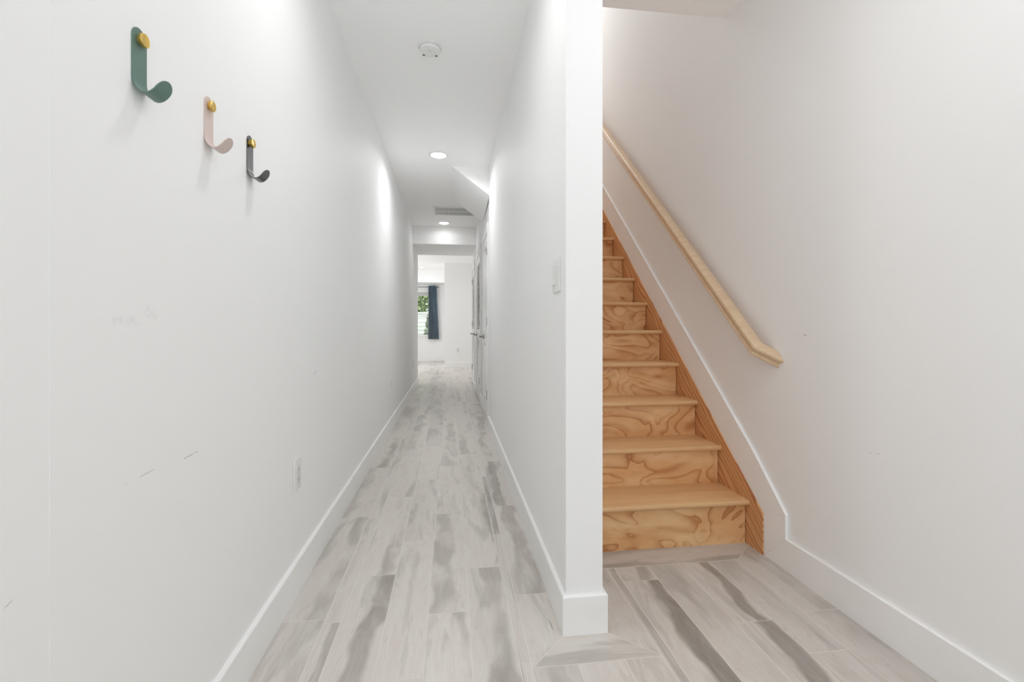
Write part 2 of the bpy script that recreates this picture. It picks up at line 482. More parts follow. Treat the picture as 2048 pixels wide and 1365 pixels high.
# partition: near part in front of the stair, then set back a little where the closets begin
YN = 4.81; XF = .4065
D = [(5.13, 5.80, 2.11), (6.50, 7.36, 2.11), (8.08, 8.80, 2.11)]   # door openings (y0, y1, head)
bx = [(XP0, XP1, YP, YN, 0, ZT)]
y = YN
for (a, b_, h) in D:
    bx.append((XF, XP1, y, a, 0, ZT)); bx.append((XF, XP1, a, b_, h, ZT)); y = b_
bx.append((XF, XP1, y, 8.92, 0, ZT))
wall('wall_partition', bx)
wall('closet_shade', [(XP1 + .25, XP1 + .3, YN, 8.92, 0, 2.3)], M_dark)  # near-black sheet standing in for the shade inside the closets
# ceilings
wall('ceiling', [(XL - .12, XP0, YB, YH1, ZC, ZC + .3), (XP0, XR, YB, YO, ZC, ZC + .3), (XP0, XF, YN, YH1, ZC, ZC + .3)], M_ceil)
# stairwell top and landing
wall('ceiling_stairwell', [(XP1, XR, YO - .12, 8.9, ZT, ZT + .1)], M_ceil)
wall('wall_stairwell', [(XP1, XR, YO - .12, YO, ZC + .3, ZT), (XP1, XR, 8.8, 8.9, 3.0, ZT)])
wall('floor_landing', [(XP1, XR, 5.66, 8.8, 2.80, 2.99)], M_tread)
# bevelled bulkhead where the flight passes over the hall
bm = bmesh.new()
prism(bm, [(.0147, ZC), (XF, ZC), (XF, 2.40)], lambda p, q, t: (p, t, q), YN - .06, 5.96)
for v in bm.verts:
    if v.co.y < YN and v.co.x > XP0 + .001: v.co.x = XP0
struct(link('ceiling_bulkhead', bm, M_ceil))
wall('wall_header', [(XL, XF, YH0, YH1, 2.391, ZC)])
# unseen entrance wall; its glazed opening is made up for the fill light
wall('wall_entrance', [(XL - .12, -.45, YB - .12, YB, 0, ZC), (1.30, XR + .12, YB - .12, YB, 0, ZC),
                       (-.45, 1.30, YB - .12, YB, 2.35, ZC), (-.45, 1.30, YB - .12, YB, 0, .08)])
# back room
wall('wall_back', [(-3.4, -1.60, YF, YF + .15, 0, 2.73), (-.60, -.15, YF, YF + .15, 0, 2.73),
                   (-1.60, -.60, YF, YF + .15, 0, .735), (-1.60, -.60, YF, YF + .15, 2.14, 2.73)])
wall('wall_back_block', [(-.172, 3.2, YK, YF + .15, 0, 2.73)])
wall('wall_back_soffit', [(-3.4, -.172, 13.88, YF, 2.376, 2.73)])
wall('wall_back_left', [(-3.55, -3.4, YH1, YF + .15, 0, 2.73)])
wall('wall_back_right', [(3.2, 3.35, 8.92, YF + .15, 0, 2.73)])
wall('wall_back_return', [(XL - 3.0, XL - .12, YH1 - .1, YH1, 0, 2.73), (XP1, 3.35, 8.80, 8.92, 0, 2.73)])
wall('ceiling_back', [(-3.55, 3.35, YH1, YF + .15, 2.73, 3.0)], M_ceil)

# ------------------------------------------------------------------ baseboards
BP = [(0, 0), (BT, 0), (BT, BH - .006), (BT - .0015, BH - .002), (BT - .004, BH), (0, BH)]   # section: out from wall, up
def baseboard(name, runs):
    """runs: (fn(p, z, t), a, b)"""
    bm = bmesh.new()
    for fn, a, b_ in runs: prism(bm, BP, fn, a, b_)
    return struct(link(name, bm, M_trim))
baseboard('baseboard_left', [(lambda p, q, t: (XL + p, t, q), YB, YH1)])
# partition: hall side, front, stair side, in one mitred sweep
bm = bmesh.new()
path = [(XP0, YN, -1, 0), (XP0, YP, -1, -1), (XP1, YP, 1, -1), (XP1, 2.098, 1, 0)]
sections(bm, [[(x + dx * p, y_ + dy * p, q) for p, q in BP] for x, y_, dx, dy in path])
struct(link('baseboard_partition', bm, M_trim))
ca = .075   # casing width
gaps = [(D[0][1] + ca, D[1][0] - ca), (D[1][1] + ca, D[2][0] - ca)]
baseboard('baseboard_closets', [(lambda p, q, t: (XF - p, t, q), a, b_) for a, b_ in gaps])
baseboard('baseboard_back', [(lambda p, q, t: (t, YF - p, q), -3.4, -.172), (lambda p, q, t: (t, YK - p, q), -.172, 3.2)])

# right wall: level board, short riser piece, then the raking board above the stringer
XS = 1.4208 + .002           # face of the stringer
YS0 = 1.974                  # front end of the stringer
SL = math.tan(PITCH)
def strz(y_): return .190 + (y_ - YS0) * SL     # stringer top
BW = .150 / math.cos(PITCH)
def bb(bm, poly, eased=True):
    prism(bm, poly, lambda p, q, t: (t, p, q), XR, XR - BT)
bm = bmesh.new()
bb(bm, [(YB, 0), (YS0 - .004, 0), (YS0 - .138, BH), (YB, BH)])
bb(bm, [(YS0 - .0035, .0005), (YS0, 0), (YS0, .190), (YS0 - .138, .238), (YS0 - .138, BH + .0005)])
yt = 5.5
bb(bm, [(YS0, .1905), (yt, strz(yt)), (yt, strz(yt) + BW + .02), (YS0 + .07, strz(YS0 + .07) + BW), (YS0 - .138, .2385)])
struct(link('baseboard_right', bm, M_trim))

# ------------------------------------------------------------------ staircase
st = thing('staircase', 'wooden staircase with honey coloured treads and swirly plywood risers', 'staircase', (1.0, 2.098, 0))
RISE, RUN = .2028, .2338
Z1 = .2175; TT = .026
def tr(i): return 2.098 + RUN * i, Z1 + RISE * i
NST = 14
XA, XB = XP1 + .001, XS - .001
def local(bm):
    for v in bm.verts: v.co -= Vector((1.0, 2.098, 0))
    return bm
# tread in its own coordinates: riser face at y=0, top at z=0
bm = bmesh.new()
prof = [(RUN + .012, 0)]
r = TT / 2
for k in range(9):
    a = PI / 2 + PI * k / 8
    prof.append((-.033 + r + r * math.cos(a) * 1.0, -r + r * math.sin(a)))
prof += [(RUN + .012, -TT)]
prism(bm, prof, lambda p, q, t: (t, p, q), XA - 1.0, XB - 1.0)
t0 = link('tread', bm, M_tread, st, smooth=40); t0.location = (0, 0, Z1)
bm = bmesh.new()
box(bm, XA - 1.0, XB - 1.0 - .002, 0, .014, 0, Z1 - TT)
r0 = link('riser', bm, M_ply, st)
bm = bmesh.new()
box(bm, XA - 1.0, XB - 1.0 - .002, 0, .014, 0, RISE - TT)
r1 = link('riser', bm, M_ply, st); r1.location = (0, RUN, Z1)
for i in range(1, NST - 1):
    t_ = t0.copy(); C.objects.link(t_); t_.parent = st; t_.location = (0, RUN * i, Z1 + RISE * i)
    if i > 1:
        q_ = r1.copy(); C.objects.link(q_); q_.parent = st; q_.location = (0, RUN * i, Z1 + RISE * (i - 1))
# stringer against the right wall
bm = bmesh.new()
ye = 5.5
prism(bm, [(YS0, 0), (2.13, 0), (ye, strz(ye) - .36), (ye, strz(ye)), (YS0, .190)], lambda p, q, t: (t, p, q), XS, XR - .0005)
link('stringer', local(bm), M_fir, st)['label'] = 'striped fir stringer board along the right wall'
# caulk line in the corner between riser and floor is part of the floor border

# ------------------------------------------------------------------ handrail
hr = thing('handrail', 'pale maple handrail fixed to the right wall above the wooden stairs', 'handrail', (XR, 2.1, .9))
PA = math.atan(.885)
cw, sw = math.cos(PA), math.sin(PA)
O = Vector((0, (2.087 - 1.3484 * SY) / CY, .965))     # room side bend corner reference (y, z)
def rp(x, s, n):
    # slope plane coordinates: x, s along pitch (up), n out of plane; O at s = 0
    return Vector((x, O.y + s * cw - n * sw, O.z + s * sw + n * cw)) - Vector((XR, 2.1, .9))
w2 = .0295
prof = [(-w2, -.010), (-w2 + .002, -.0045), (-w2 + .010, -.001), (-.009, .0022), (.009, .0022), (w2 - .010, -.001), (w2 - .002, -.0045), (w2, -.010),
        (w2 - .0005, -.017), (w2 - .006, -.021), (w2 - .0095, -.028), (w2 - .0095, -.038), (w2 - .006, -.043), (w2 - .004, -.047), (w2 - .006, -.052), (w2 - .010, -.054),
        (-w2 + .010, -.054), (-w2 + .006, -.052), (-w2 + .004, -.047), (-w2 + .006, -.043), (-w2 + .0095, -.038), (-w2 + .0095, -.028), (-w2 + .006, -.021), (-w2 + .0005, -.017)]
xc = 1.3484 + w2
tanh = math.tan(PI / 8)
secs = []
top_s = (5.25 - O.y) / cw
secs.append([rp(xc + t, top_s, n) for t, n in prof])
secs.append([rp(xc + t, .35, n) for t, n in prof])
# bend: mitre plane; going down the slope (-s), turning towards +x by 45 degrees
secs.append([rp(xc + t, (t + w2) * tanh, n) for t, n in prof])
# end on the wall: each profile line continues along (+x, -s) at 45 degrees until the wall
secs.append([rp(XR - .0005, (t + w2) * tanh - (XR - .0005 - (xc + t)), n) for t, n in prof])
bm = bmesh.new(); sections(bm, secs)
link('rail', bm, M_rail, hr, smooth=28)
def bracket(yw):
    s_ = (yw - O.y) / cw
    b0 = rp(xc, s_, -.054)
    bm = bmesh.new()
    lathe(bm, [(0, 0), (.024, 0), (.026, .003), (.022, .006), (0, .007)], 24,
          Matrix.Translation(Vector((0.0, b0.y, b0.z - .012))) @ Matrix.Rotation(-PI / 2, 4, 'Y'))
    pth = [Vector((-.004, b0.y, b0.z - .012)), Vector((-.035, b0.y, b0.z - .016)), Vector((b0.x - .004, b0.y, b0.z - .010)), Vector((b0.x, b0.y, b0.z + .003))]
    rr = .0055
    ss = []
    for p in pth: ss.append([p + Vector((0, rr * math.cos(a), rr * math.sin(a))) for a in [2 * PI * k / 10 for k in range(10)]])
    ss[-1] = [pth[-1] + Vector((rr * math.sin(a), rr * math.cos(a), 0)) for a in [2 * PI * k / 10 for k in range(10)]]
    sections(bm, ss)
    link('bracket', bm, M_nickel, hr, smooth=40)
for yw in (2.42, 3.55, 4.7): bracket(yw)

# ------------------------------------------------------------------ doors on the right of the hall
def lever(parent, y_, z, towards):
    bm = bmesh.new()
    Mx = Matrix.Translation((.4016, y_, z)) @ Matrix.Rotation(-PI / 2, 4, 'Y')
    lathe(bm, [(0, 0), (.033, 0), (.033, .005), (.029, .009), (.012, .010), (.0105, .045), (.0125, .05), (.0125, .062), (0, .064)], 24, Mx)
    x0, x1 = .4016 - .062, .4016 - .048
    y0, y1 = sorted((y_ - .006 * towards, y_ + .105 * towards))
    box(bm, x0, x1, y0, y1, z - .008, z + .008, .003)
    link('lever_handle', bm, M_nickel, parent, smooth=35)
def hinge(parent, y_, z):
    bm = bmesh.new()
    lathe(bm, [(0, -.05), (.004, -.049), (.0065, -.045), (.0065, .045), (.004, .049), (0, .05)], 12, Matrix.Translation((.396, y_, z)))
    box(bm, .398, .4025, y_ - .012, y_ + .012, z - .045, z + .045)
    link('hinge', bm, M_nickel, parent, smooth=35)
def door(name, y0, y1, head, kind, hinge_near=True):
    r_ = struct(thing(name, None, None, (0, 0, 0)))
    g = .005; XLf = .4016; th = .035; zb, zt = .014, head - .018
    a, b_ = y0 + .014 + g, y1 - .014 - g
    bm = bmesh.new()
    sw_ = .095
    if kind == 'louver':
        for (p, q) in ((a, a + sw_), (b_ - sw_, b_)): box(bm, XLf, XLf + th, p, q, zb, zt, .002, 1)
        rails = [(zb, .32), (.885, 1.01), (zt - .11, zt)]
        for (p, q) in rails: box(bm, XLf, XLf + th, a + sw_, b_ - sw_, p, q, .002, 1)
        for (p, q) in ((.32, .885), (1.01, zt - .11)):
            n = int((q - p) / .0275)
            for i in range(n):
                zc = p + (i + .5) * (q - p) / n
                prism(bm, [(XLf + .001, zc - .0095), (XLf + .004, zc - .0135), (XLf + .034, zc + .0095), (XLf + .031, zc + .0135)],
                      lambda x, z, t: (x, t, z), a + sw_ - .003, b_ - sw_ + .003)
    else:
        for (p, q) in ((a, a + sw_), (b_ - sw_, b_)): box(bm, XLf, XLf + th, p, q, zb, zt, .002, 1)
        for (p, q) in ((zb, .25), (.86, 1.02), (zt - .12, zt)): box(bm, XLf, XLf + th, a + sw_, b_ - sw_, p, q, .002, 1)
        for (p, q) in ((.25, .86), (1.02, zt - .12)):
            box(bm, XLf + .012, XLf + .024, a + sw_, b_ - sw_, p, q)
            box(bm, XLf + .003, XLf + .024, a + sw_ + .035, b_ - sw_ - .035, p + .035, q - .035, .008, 2)
    link('door_leaf', bm, M_trim, r_)
    bm = bmesh.new()   # jamb and stop
    box(bm, XF - .002, XP1, y0, y0 + .014, 0, head); box(bm, XF - .002, XP1, y1 - .014, y1, 0, head)
    box(bm, XF - .002, XP1, y0 + .014, y1 - .014, head - .014, head)
    link('door_jamb', bm, M_trim, r_)
    bm = bmesh.new()   # flat casing with a back band
    cw_ = .075; xo = .3945
    lo = y0 - cw_ + .006; hi = y1 + cw_ - .006; tp = head + cw_ + .02
    box(bm, xo, XF, lo, y0 + .006, 0, tp, .002, 1); box(bm, xo, XF, y1 - .006, hi, 0, tp, .002, 1)
    box(bm, xo, XF, y0 + .006, y1 - .006, head - .006, tp, .002, 1)
    link('door_casing', bm, M_trim, r_)
    hy, ly_ = (a - .002, b_ - .06) if hinge_near else (b_ + .002, a + .06)
    for z in (.30, 1.12, 1.90): hinge(r_, hy, z)
    lever(r_, ly_, .935, -1 if hinge_near else 1)
    return r_
door('door_1', *D[0], 'panel', True)
door('door_2', *D[1], 'louver', True)
door('door_3', *D[2], 'louver', False)

# ------------------------------------------------------------------ wall hooks
def make_hook(name, label, mat, ycen, ztop):
    h = thing(name, label, 'wall hook', (XL, ycen, ztop - .12), group=None)
    # J-shaped profile (d out from wall, z) relative to the base
    pts = [(.0012, .120)]
    pts += [(.0012, .120 - .004 * k) for k in range(1, 26)]         # straight strap
    arc = [(.0015, .016), (.0026, .0095), (.0047, .0035), (.0078, -.0020), (.0120, -.0075), (.0170, -.0115), (.0228, -.0132),
           (.0285, -.0126), (.0340, -.0100), (.0395, -.0055), (.0445, .0005), (.0490, .0070), (.0525, .0130), (.0548, .0180)]
    pts += arc
    # arc length
    s = [0]
    for a, b_ in zip(pts[:-1], pts[1:]): s.append(s[-1] + math.hypot(b_[0] - a[0], b_[1] - a[1]))
    Lt = s[-1]; hw = .0215; th = .0011
    def at(t):
        for i in range(len(s) - 1):
            if t <= s[i + 1] + 1e-9:
                f = (t - s[i]) / (s[i + 1] - s[i]); f = max(0, min(1, f))
                a, b_ = pts[i], pts[i + 1]
                return Vector((a[0] + (b_[0] - a[0]) * f, a[1] + (b_[1] - a[1]) * f)), i
        return Vector(pts[-1]), len(s) - 2
    def nrm(t):
        a, _ = at(max(0, t - .003)); b_, _ = at(min(Lt, t + .003))
        d = (b_ - a).normalized(); return Vector((-d.y, d.x))
    ts = []
    n = 10
    for k in range(n + 1): ts.append(hw * (1 - math.cos(PI / 2 * k / n)))
    m_ = 56
    for k in range(1, m_): ts.append(hw + (Lt - 2 * hw) * k / m_)
    for k in range(n + 1): ts.append(Lt - hw + hw * math.sin(PI / 2 * k / n))
    bm = bmesh.new(); NW = 8
    ga, gb = [], []
    for t in ts:
        e = min(t, Lt - t)
        wd = hw if e >= hw else math.sqrt(max(0, hw * hw - (hw - e) ** 2))
        wd = max(wd, .0012)
        p, _ = at(t); nn = nrm(t)
        ra, rb = [], []
        for j in range(NW + 1):
            yy = wd * (2 * j / NW - 1)
            q = p + nn * th; q2 = p - nn * th
            ra.append(bm.verts.new((q.x, yy, q.y))); rb.append(bm.verts.new((q2.x, yy, q2.y)))
        ga.append(ra); gb.append(rb)
    for i in range(len(ts) - 1):
        for j in range(NW):
            bm.faces.new([ga[i][j], ga[i][j + 1], ga[i + 1][j + 1], ga[i + 1][j]])
            bm.faces.new([gb[i][j], gb[i + 1][j], gb[i + 1][j + 1], gb[i][j + 1]])
        bm.faces.new([ga[i][0], ga[i + 1][0], gb[i + 1][0], gb[i][0]])
        bm.faces.new([ga[i][NW], gb[i][NW], gb[i + 1][NW], ga[i + 1][NW]])
    for R_ in (0, -1):
        bm.faces.new(ga[R_] + gb[R_][::-1])
    link('strap', bm, mat, h, smooth=40)
    bm = bmesh.new()
    lathe(bm, [(0, 0), (.0085, 0), (.0085, .0035), (.0125, .0045), (.0132, .0055), (.0132, .0100), (.0122, .0112), (.0110, .0108), (0, .0100)], 36,
          Matrix.Translation((.0024, 0, .120 - .0225)) @ Matrix.Rotation(PI / 2, 4, 'Y'))
    k = link('screw_cap', bm, M_gold, h, smooth=35); k['label'] = 'round brass coloured screw cap'
    return h
HY = lambda zc: (zc + .0792) / CY
make_hook('wall_hook', 'sage green curved wall hook with a brass cap, the largest and nearest of three', M_green, HY(.914), 1.637)
make_hook('wall_hook', 'pale pink curved wall hook with a brass cap, between the green and the black one', M_pink, HY(1.1755), 1.632)
make_hook('wall_hook', 'shiny black metal curved wall hook with a brass cap, farthest of three', M_gun, HY(1.417), 1.633)

# ------------------------------------------------------------------ outlets and switch
def outlet(label, loc, rotz, w=.0795, h=.122):
    """plate in the local XZ plane, facing -y"""
    o = thing('wall_outlet', label, 'electrical outlet', loc, (0, 0, rotz), 'wall outlets')
    bm = bmesh.new(); box(bm, -w / 2, w / 2, -.0058, 0, -h / 2, h / 2, .0028, 3)
    link('cover_plate', bm, M_plastic, o, smooth=40)
    bm = bmesh.new(); box(bm, -.0170, .0170, -.0082, -.004, -.0345, .0345, .0015, 2)
    s_ = link('socket_face', bm, M_socket, o, smooth=40)
    for zc in (-.019, .019):
        for xx, zz, hh in ((-.007, .0005, .0045), (.007, .0005, .0035), (0, -.010, .002)):
            bm = bmesh.new(); box(bm, xx - .001, xx + .001, -.0086, -.0078, zc + zz - hh, zc + zz + hh)
            link('slot', bm, M_slot, s_)
    for zc in (-.048, .048):
        bm = bmesh.new()
        lathe(bm, [(0, 0), (.0030, 0), (.0026, .0012), (0, .0014)], 14, Matrix.Translation((0, -.0056, zc)) @ Matrix.Rotation(PI / 2, 4, 'X'))
        link('screw', bm, M_plastic, o, smooth=40)
    return o
LW = PI / 2      # local -y -> world +x
outlet('white outlet low on the left wall, nearest the camera, below the hooks', (XL, (1.849 + .079) / CY, .466), LW)
outlet('tiny white outlet low on the left wall midway down the corridor', (XL, (4.72 + .079) / CY, .466), LW)
outlet('tiny white outlet at the far end of the left corridor wall, beside its end corner', (XL, (7.5 + .079) / CY, .466), LW)
outlet('small white outlet on the pale wall at the far end of the corridor', (.172, YK, .45), 0)

sw = thing('light_switch', 'white double rocker light switch on the corridor side of the wall beside the stairs', 'light switch', (XP0, (1.725 - .0507) / CY, 1.241), (0, 0, -PI / 2))
bm = bmesh.new(); box(bm, -.0595, .0595, -.0060, 0, -.0615, .0615, .0028, 3)
link('cover_plate', bm, M_plastic, sw, smooth=40)
for k, xc_ in enumerate((-.023, .023)):
    bm = bmesh.new()
    box(bm, xc_ - .0172, xc_ + .0172, -.0066, -.004, -.0350, .0350, .0008, 1)
    fr = link('switch_frame', bm, M_socket, sw)  # greyer plastic paints in the shaded reveal round the rocker
    bm = bmesh.new()
    up = 1 if k == 0 else -1
    prism(bm, [(-.0065, -.033), (-.0065 - (.0052 if up > 0 else .0012), -.033), (-.0090, 0), (-.0065 - (.0012 if up > 0 else .0052), .033), (-.0065, .033)],
          lambda p, q, t: (t, p, q), xc_ - .0150, xc_ + .0150)
    link('rocker', bm, M_plastic, sw)
for xc_ in (-.023, .023):
    for zc in (-.048, .048):
        bm = bmesh.new()
        lathe(bm, [(0, 0), (.0030, 0), (.0026, .0012), (0, .0014)], 14, Matrix.Translation((xc_, -.0058, zc)) @ Matrix.Rotation(PI / 2, 4, 'X'))
        link('screw', bm, M_plastic, sw, smooth=40)

# ------------------------------------------------------------------ ceiling fittings
M_lamp = emission('led_diffuser', (1.0, .985, .96), LAMP_E)
def downlight(label, x, y_, z, power, d=.153):
    o = thing('recessed_light', label, 'ceiling light', (x, y_, z), group='recessed ceiling lights')
    bm = bmesh.new(); r_ = d / 2
    lathe(bm, [(r_ + .010, 0), (r_ + .010, -.003), (r_ + .004, -.006), (r_ - .004, -.006), (r_ - .005, -.003)], 40)
    link('trim_ring', bm, M_plastic, o, smooth=40)
    bm = bmesh.new(); lathe(bm, [(0, -.013), (r_ * .5, -.0122), (r_ * .8, -.0098), (r_ - .005, -.0055), (r_ - .004, -.0010)], 40)
    link('diffuser', bm, M_lamp, o, smooth=60)
    ld = bpy.data.lights.new('lamp', 'AREA'); ld.shape = 'DISK'; ld.size = d - .014; ld.energy = power
    ld.color = (.965, .985, 1.0); ld.spread = math.radians(160)
    lo = bpy.data.objects.new('lamp', ld); C.objects.link(lo); lo.parent = o; lo.location = (0, 0, -.0140)
    return o
def pos(K, zc): # K = lateral offset on the picture's depth plane
    X = K * CY
    return X, (zc - X * SY) / CY
p = pos(-.118, 4.394); downlight('round glowing recessed ceiling light nearest the camera in the corridor', p[0], p[1], ZC, P_HALL)
p = pos(-.109, 7.25); downlight('round glowing recessed ceiling light just beyond the vent, before the header', p[0], p[1], ZC, P_HALL * .15)
p = pos(-.825, 12.99); downlight('round glowing ceiling light in the back room near the window', p[0], p[1], 2.73, P_HALL * .35)
# the foyer's own lights, above the camera
downlight('recessed ceiling light in the foyer near the partition, above the camera', -.117, 1.575, ZC, P_FOYER * 1.3)
downlight('recessed ceiling light in the foyer, right of and above the camera', .82, .85, ZC, P_FOYER * 1.0)
downlight('added unseen recessed light filling the foyer from behind the camera', .10, -.75, ZC, P_FOYER * .3)  # added fill lamp, out of view
downlight('recessed ceiling light over the upstairs end of the staircase', .98, 4.8, ZT, P_UP)
downlight('recessed ceiling light in the right part of the back room', 1.4, 11.0, 2.73, P_HALL)

sd = thing('smoke_detector', 'white round smoke detector on the corridor ceiling', 'smoke detector', (pos(-.123, 2.70)[0], pos(-.123, 2.70)[1], ZC))
bm = bmesh.new()
lathe(bm, [(0, 0), (.064, 0), (.0655, -.004), (.0655, -.010), (.062, -.012)], 48)
link('base_plate', bm, M_plastic, sd, smooth=35)
bm = bmesh.new()
lathe(bm, [(.060, -.010), (.0605, -.020), (.057, -.028), (.046, -.034), (.030, -.036), (0, -.0365)], 48)
link('cover', bm, M_plastic, sd, smooth=35)
for xx in (-.036, .036):
    bm = bmesh.new()
    box(bm, xx - .007, xx + .007, .024, .032, -.0372, -.0335, .001, 1)
    link('vent_slot', bm, M_slot, sd)
bm = bmesh.new(); lathe(bm, [(0, 0), (.011, 0), (.010, -.002), (0, -.0025)], 20, Matrix.Translation((0, -.020, -.0352)))
link('test_button', bm, M_socket, sd, smooth=40)

vx0, vx1 = -.247, .345; vy0, vy1 = (6.27 + .015) / CY, (6.73 + .015) / CY
vt = thing('air_vent', 'white rectangular return air grille in the corridor ceiling', 'air vent', ((vx0 + vx1) / 2, (vy0 + vy1) / 2, ZC))
wx, wy = (vx1 - vx0) / 2, (vy1 - vy0) / 2
bm = bmesh.new()
fw = .028
for (a, b_, c_, d_) in ((-wx, wx, -wy, -wy + fw), (-wx, wx, wy - fw, wy), (-wx, -wx + fw, -wy + fw, wy - fw), (wx - fw, wx, -wy + fw, wy - fw), (-wx + fw, wx - fw, -.010, .010)):
    box(bm, a, b_, c_, d_, -.009, 0, .0015, 1)
link('grille_frame', bm, M_vent, vt)
bm = bmesh.new()
n = 34
for i in range(n):
    xx = -wx + fw + (i + .5) * (2 * wx - 2 * fw) / n
    for (ya, yb) in ((-wy + fw, -.010), (.010, wy - fw)):
        prism(bm, [(xx - .0055, -.0075), (xx - .0040, -.0080), (xx + .0055, -.0015), (xx + .0040, -.0010)], lambda p, q, t: (p, t, q), ya, yb)
link('louvers', bm, M_vent, vt)
bm = bmesh.new(); box(bm, -wx + .01, wx - .01, -wy + .01, wy - .01, -.0009, -.0002)  # flat grey sheet, the duct's shade painted behind the louvers
link('duct_shade', bm, plain('duct_shadow_grey', (.28, .28, .28), .8), vt)

# ------------------------------------------------------------------ back room window, curtain
def glass():
    m, nt, b = newmat('window_glass')
    nt.nodes.remove(b)
    out = [n_ for n_ in nt.nodes if n_.type == 'OUTPUT_MATERIAL'][0]
    g = N(nt, 'ShaderNodeBsdfGlossy'); g.inputs['Roughness'].default_value = .02
    t = N(nt, 'ShaderNodeBsdfTransparent'); t.inputs['Color'].default_value = (.992, .992, .988, 1)
    f = N(nt, 'ShaderNodeFresnel'); f.inputs['IOR'].default_value = 1.45
    mx = N(nt, 'ShaderNodeMixShader')
    L(nt, f.outputs[0], mx.inputs[0]); L(nt, t.outputs[0], mx.inputs[1]); L(nt, g.outputs[0], mx.inputs[2]); L(nt, mx.outputs[0], out.inputs[0])
    return m
M_glass = glass()
wn = struct(thing('window_1', None, None, (-1.10, YF, .735)))
def wl(bm):
    for v in bm.verts: v.co -= Vector((-1.10, YF, .735))
    return bm
x0, x1, z0, z1, zm = -1.60, -.60, .735, 2.14, 1.395
bm = bmesh.new()   # frame lining the opening
for b_ in ((x0, x0 + .05, z0, z1), (x1 - .05, x1, z0, z1), (x0 + .05, x1 - .05, z1 - .06, z1), (x0 + .05, x1 - .05, z0, z0 + .045)):
    box(bm, b_[0], b_[1], YF + .03, YF + .13, b_[2], b_[3], .002, 1)
link('window_frame', wl(bm), M_trim, wn)
for nm, (za, zb, yo) in {'a': (z0 + .045, zm + .018, .05), 'b': (zm - .018, z1 - .06, .09)}.items():
    bm = bmesh.new(); f = .04
    xa, xb = x0 + .05, x1 - .05
    for b_ in ((xa, xa + f, za, zb), (xb - f, xb, za, zb), (xa + f, xb - f, za, za + .036), (xa + f, xb - f, zb - .036, zb)):
        box(bm, b_[0], b_[1], YF + yo, YF + yo + .035, b_[2], b_[3], .002, 1)
    sa = link('window_sash', wl(bm), M_trim, wn)
    bm = bmesh.new(); box(bm, xa + f, xb - f, YF + yo + .015, YF + yo + .019, za + .036, zb - .036)
    link('pane', wl(bm), M_glass, sa)
bm = bmesh.new(); box(bm, x0 - .08, x1 + .08, YF - .035, YF + .03, z0 - .028, z0, .004, 2); box(bm, x0 - .06, x1 + .06, YF - .014, YF, z0 - .10, z0 - .028, .002, 1)
link('window_sill', wl(bm), M_trim, wn)
bm = bmesh.new(); box(bm, x0 + .05, x1 - .05, YF + .005, YF + .045, z1 - .075, z1 - .003, .003, 2)
link('blind_cassette', wl(bm), plain('grey_blind', (.55, .55, .54), .5), wn)

rd = thing('curtain_rod', 'thin dark curtain rod above the back room window', 'curtain rod', (-1.0, YF - .052, 2.30))
bm = bmesh.new()
lathe(bm, [(0, -.62), (.015, -.615), (.018, -.60), (.010, -.585), (.008, -.58), (.008, .72), (.010, .725), (.018, .74), (.015, .755), (0, .76)], 16, Matrix.Rotation(-PI / 2, 4, 'Y'))
link('rod', bm, M_gun, rd, smooth=40)
for xx in (-.66, .55):
    bm = bmesh.new(); box(bm, xx - .008, xx + .008, -.004, .052, -.008, .008, .002, 1); box(bm, xx - .014, xx + .014, .046, .052, -.03, .03, .002, 1)
    link('bracket', bm, M_gun, rd)

def fabric():
    m, nt, b = newmat('slate_blue_curtain')
    tc = N(nt, 'ShaderNodeTexCoord')
    n1 = noise(nt, mapping(nt, tc.outputs['Object'], scale=(30, 1, 2)), 1.5, 3, .6)
    c = mix(nt, ramp(nt, n1, [(.35, 0), (.7, 1)]), srgb(74, 92, 108), srgb(104, 124, 138))
    L(nt, c, b.inputs['Base Color']); b.inputs['Roughness'].default_value = .85
    b.inputs['Sheen Weight'].default_value = .3
    return m
cu = thing('curtain', 'slate blue pleated curtain hanging at the right side of the back room window', 'curtain', (-.57, YF - .118, .68))
bm = bmesh.new()
NU, NV = 90, 24
front = []
for j in range(NV + 1):
    v_ = j / NV; z = 1.655 * v_
    xl = -.703 + .57 - .0 ; xr = (-.37 + (-.435 + .37) * min(1, v_ * 1.1)) + .57
    row = []
    for i in range(NU + 1):
        u = i / NU
        amp = .034 * (1 - .25 * v_) * (1 + .3 * math.sin(5 * u + 2 * v_))
        ph = 2 * PI * 6.5 * u + .8 * math.sin(2.2 * v_ + 3 * u)
        yy = amp * math.sin(ph) + .006 * math.sin(9 * v_ + 7 * u)
        if v_ > .93: yy *= .8
        row.append(Vector((xl + (xr - xl) * u + .006 * math.sin(ph * 2), yy, z)))
    front.append(row)
A = [[bm.verts.new(p) for p in r_] for r_ in front]
B = [[bm.verts.new(p + Vector((0, .004, 0))) for p in r_] for r_ in front]
for j in range(NV):
    for i in range(NU):
        bm.faces.new([A[j][i], A[j][i + 1], A[j + 1][i + 1], A[j + 1][i]])
        bm.faces.new([B[j][i], B[j + 1][i], B[j + 1][i + 1], B[j][i + 1]])
    bm.faces.new([A[j][0], A[j + 1][0], B[j + 1][0], B[j][0]]); bm.faces.new([A[j][NU], B[j][NU], B[j + 1][NU], A[j + 1][NU]])
for i in range(NU):
    bm.faces.new([A[0][i], B[0][i], B[0][i + 1], A[0][i + 1]]); bm.faces.new([A[NV][i], A[NV][i + 1], B[NV][i + 1], B[NV][i]])
link('fabric', bm, fabric(), cu, smooth=60)

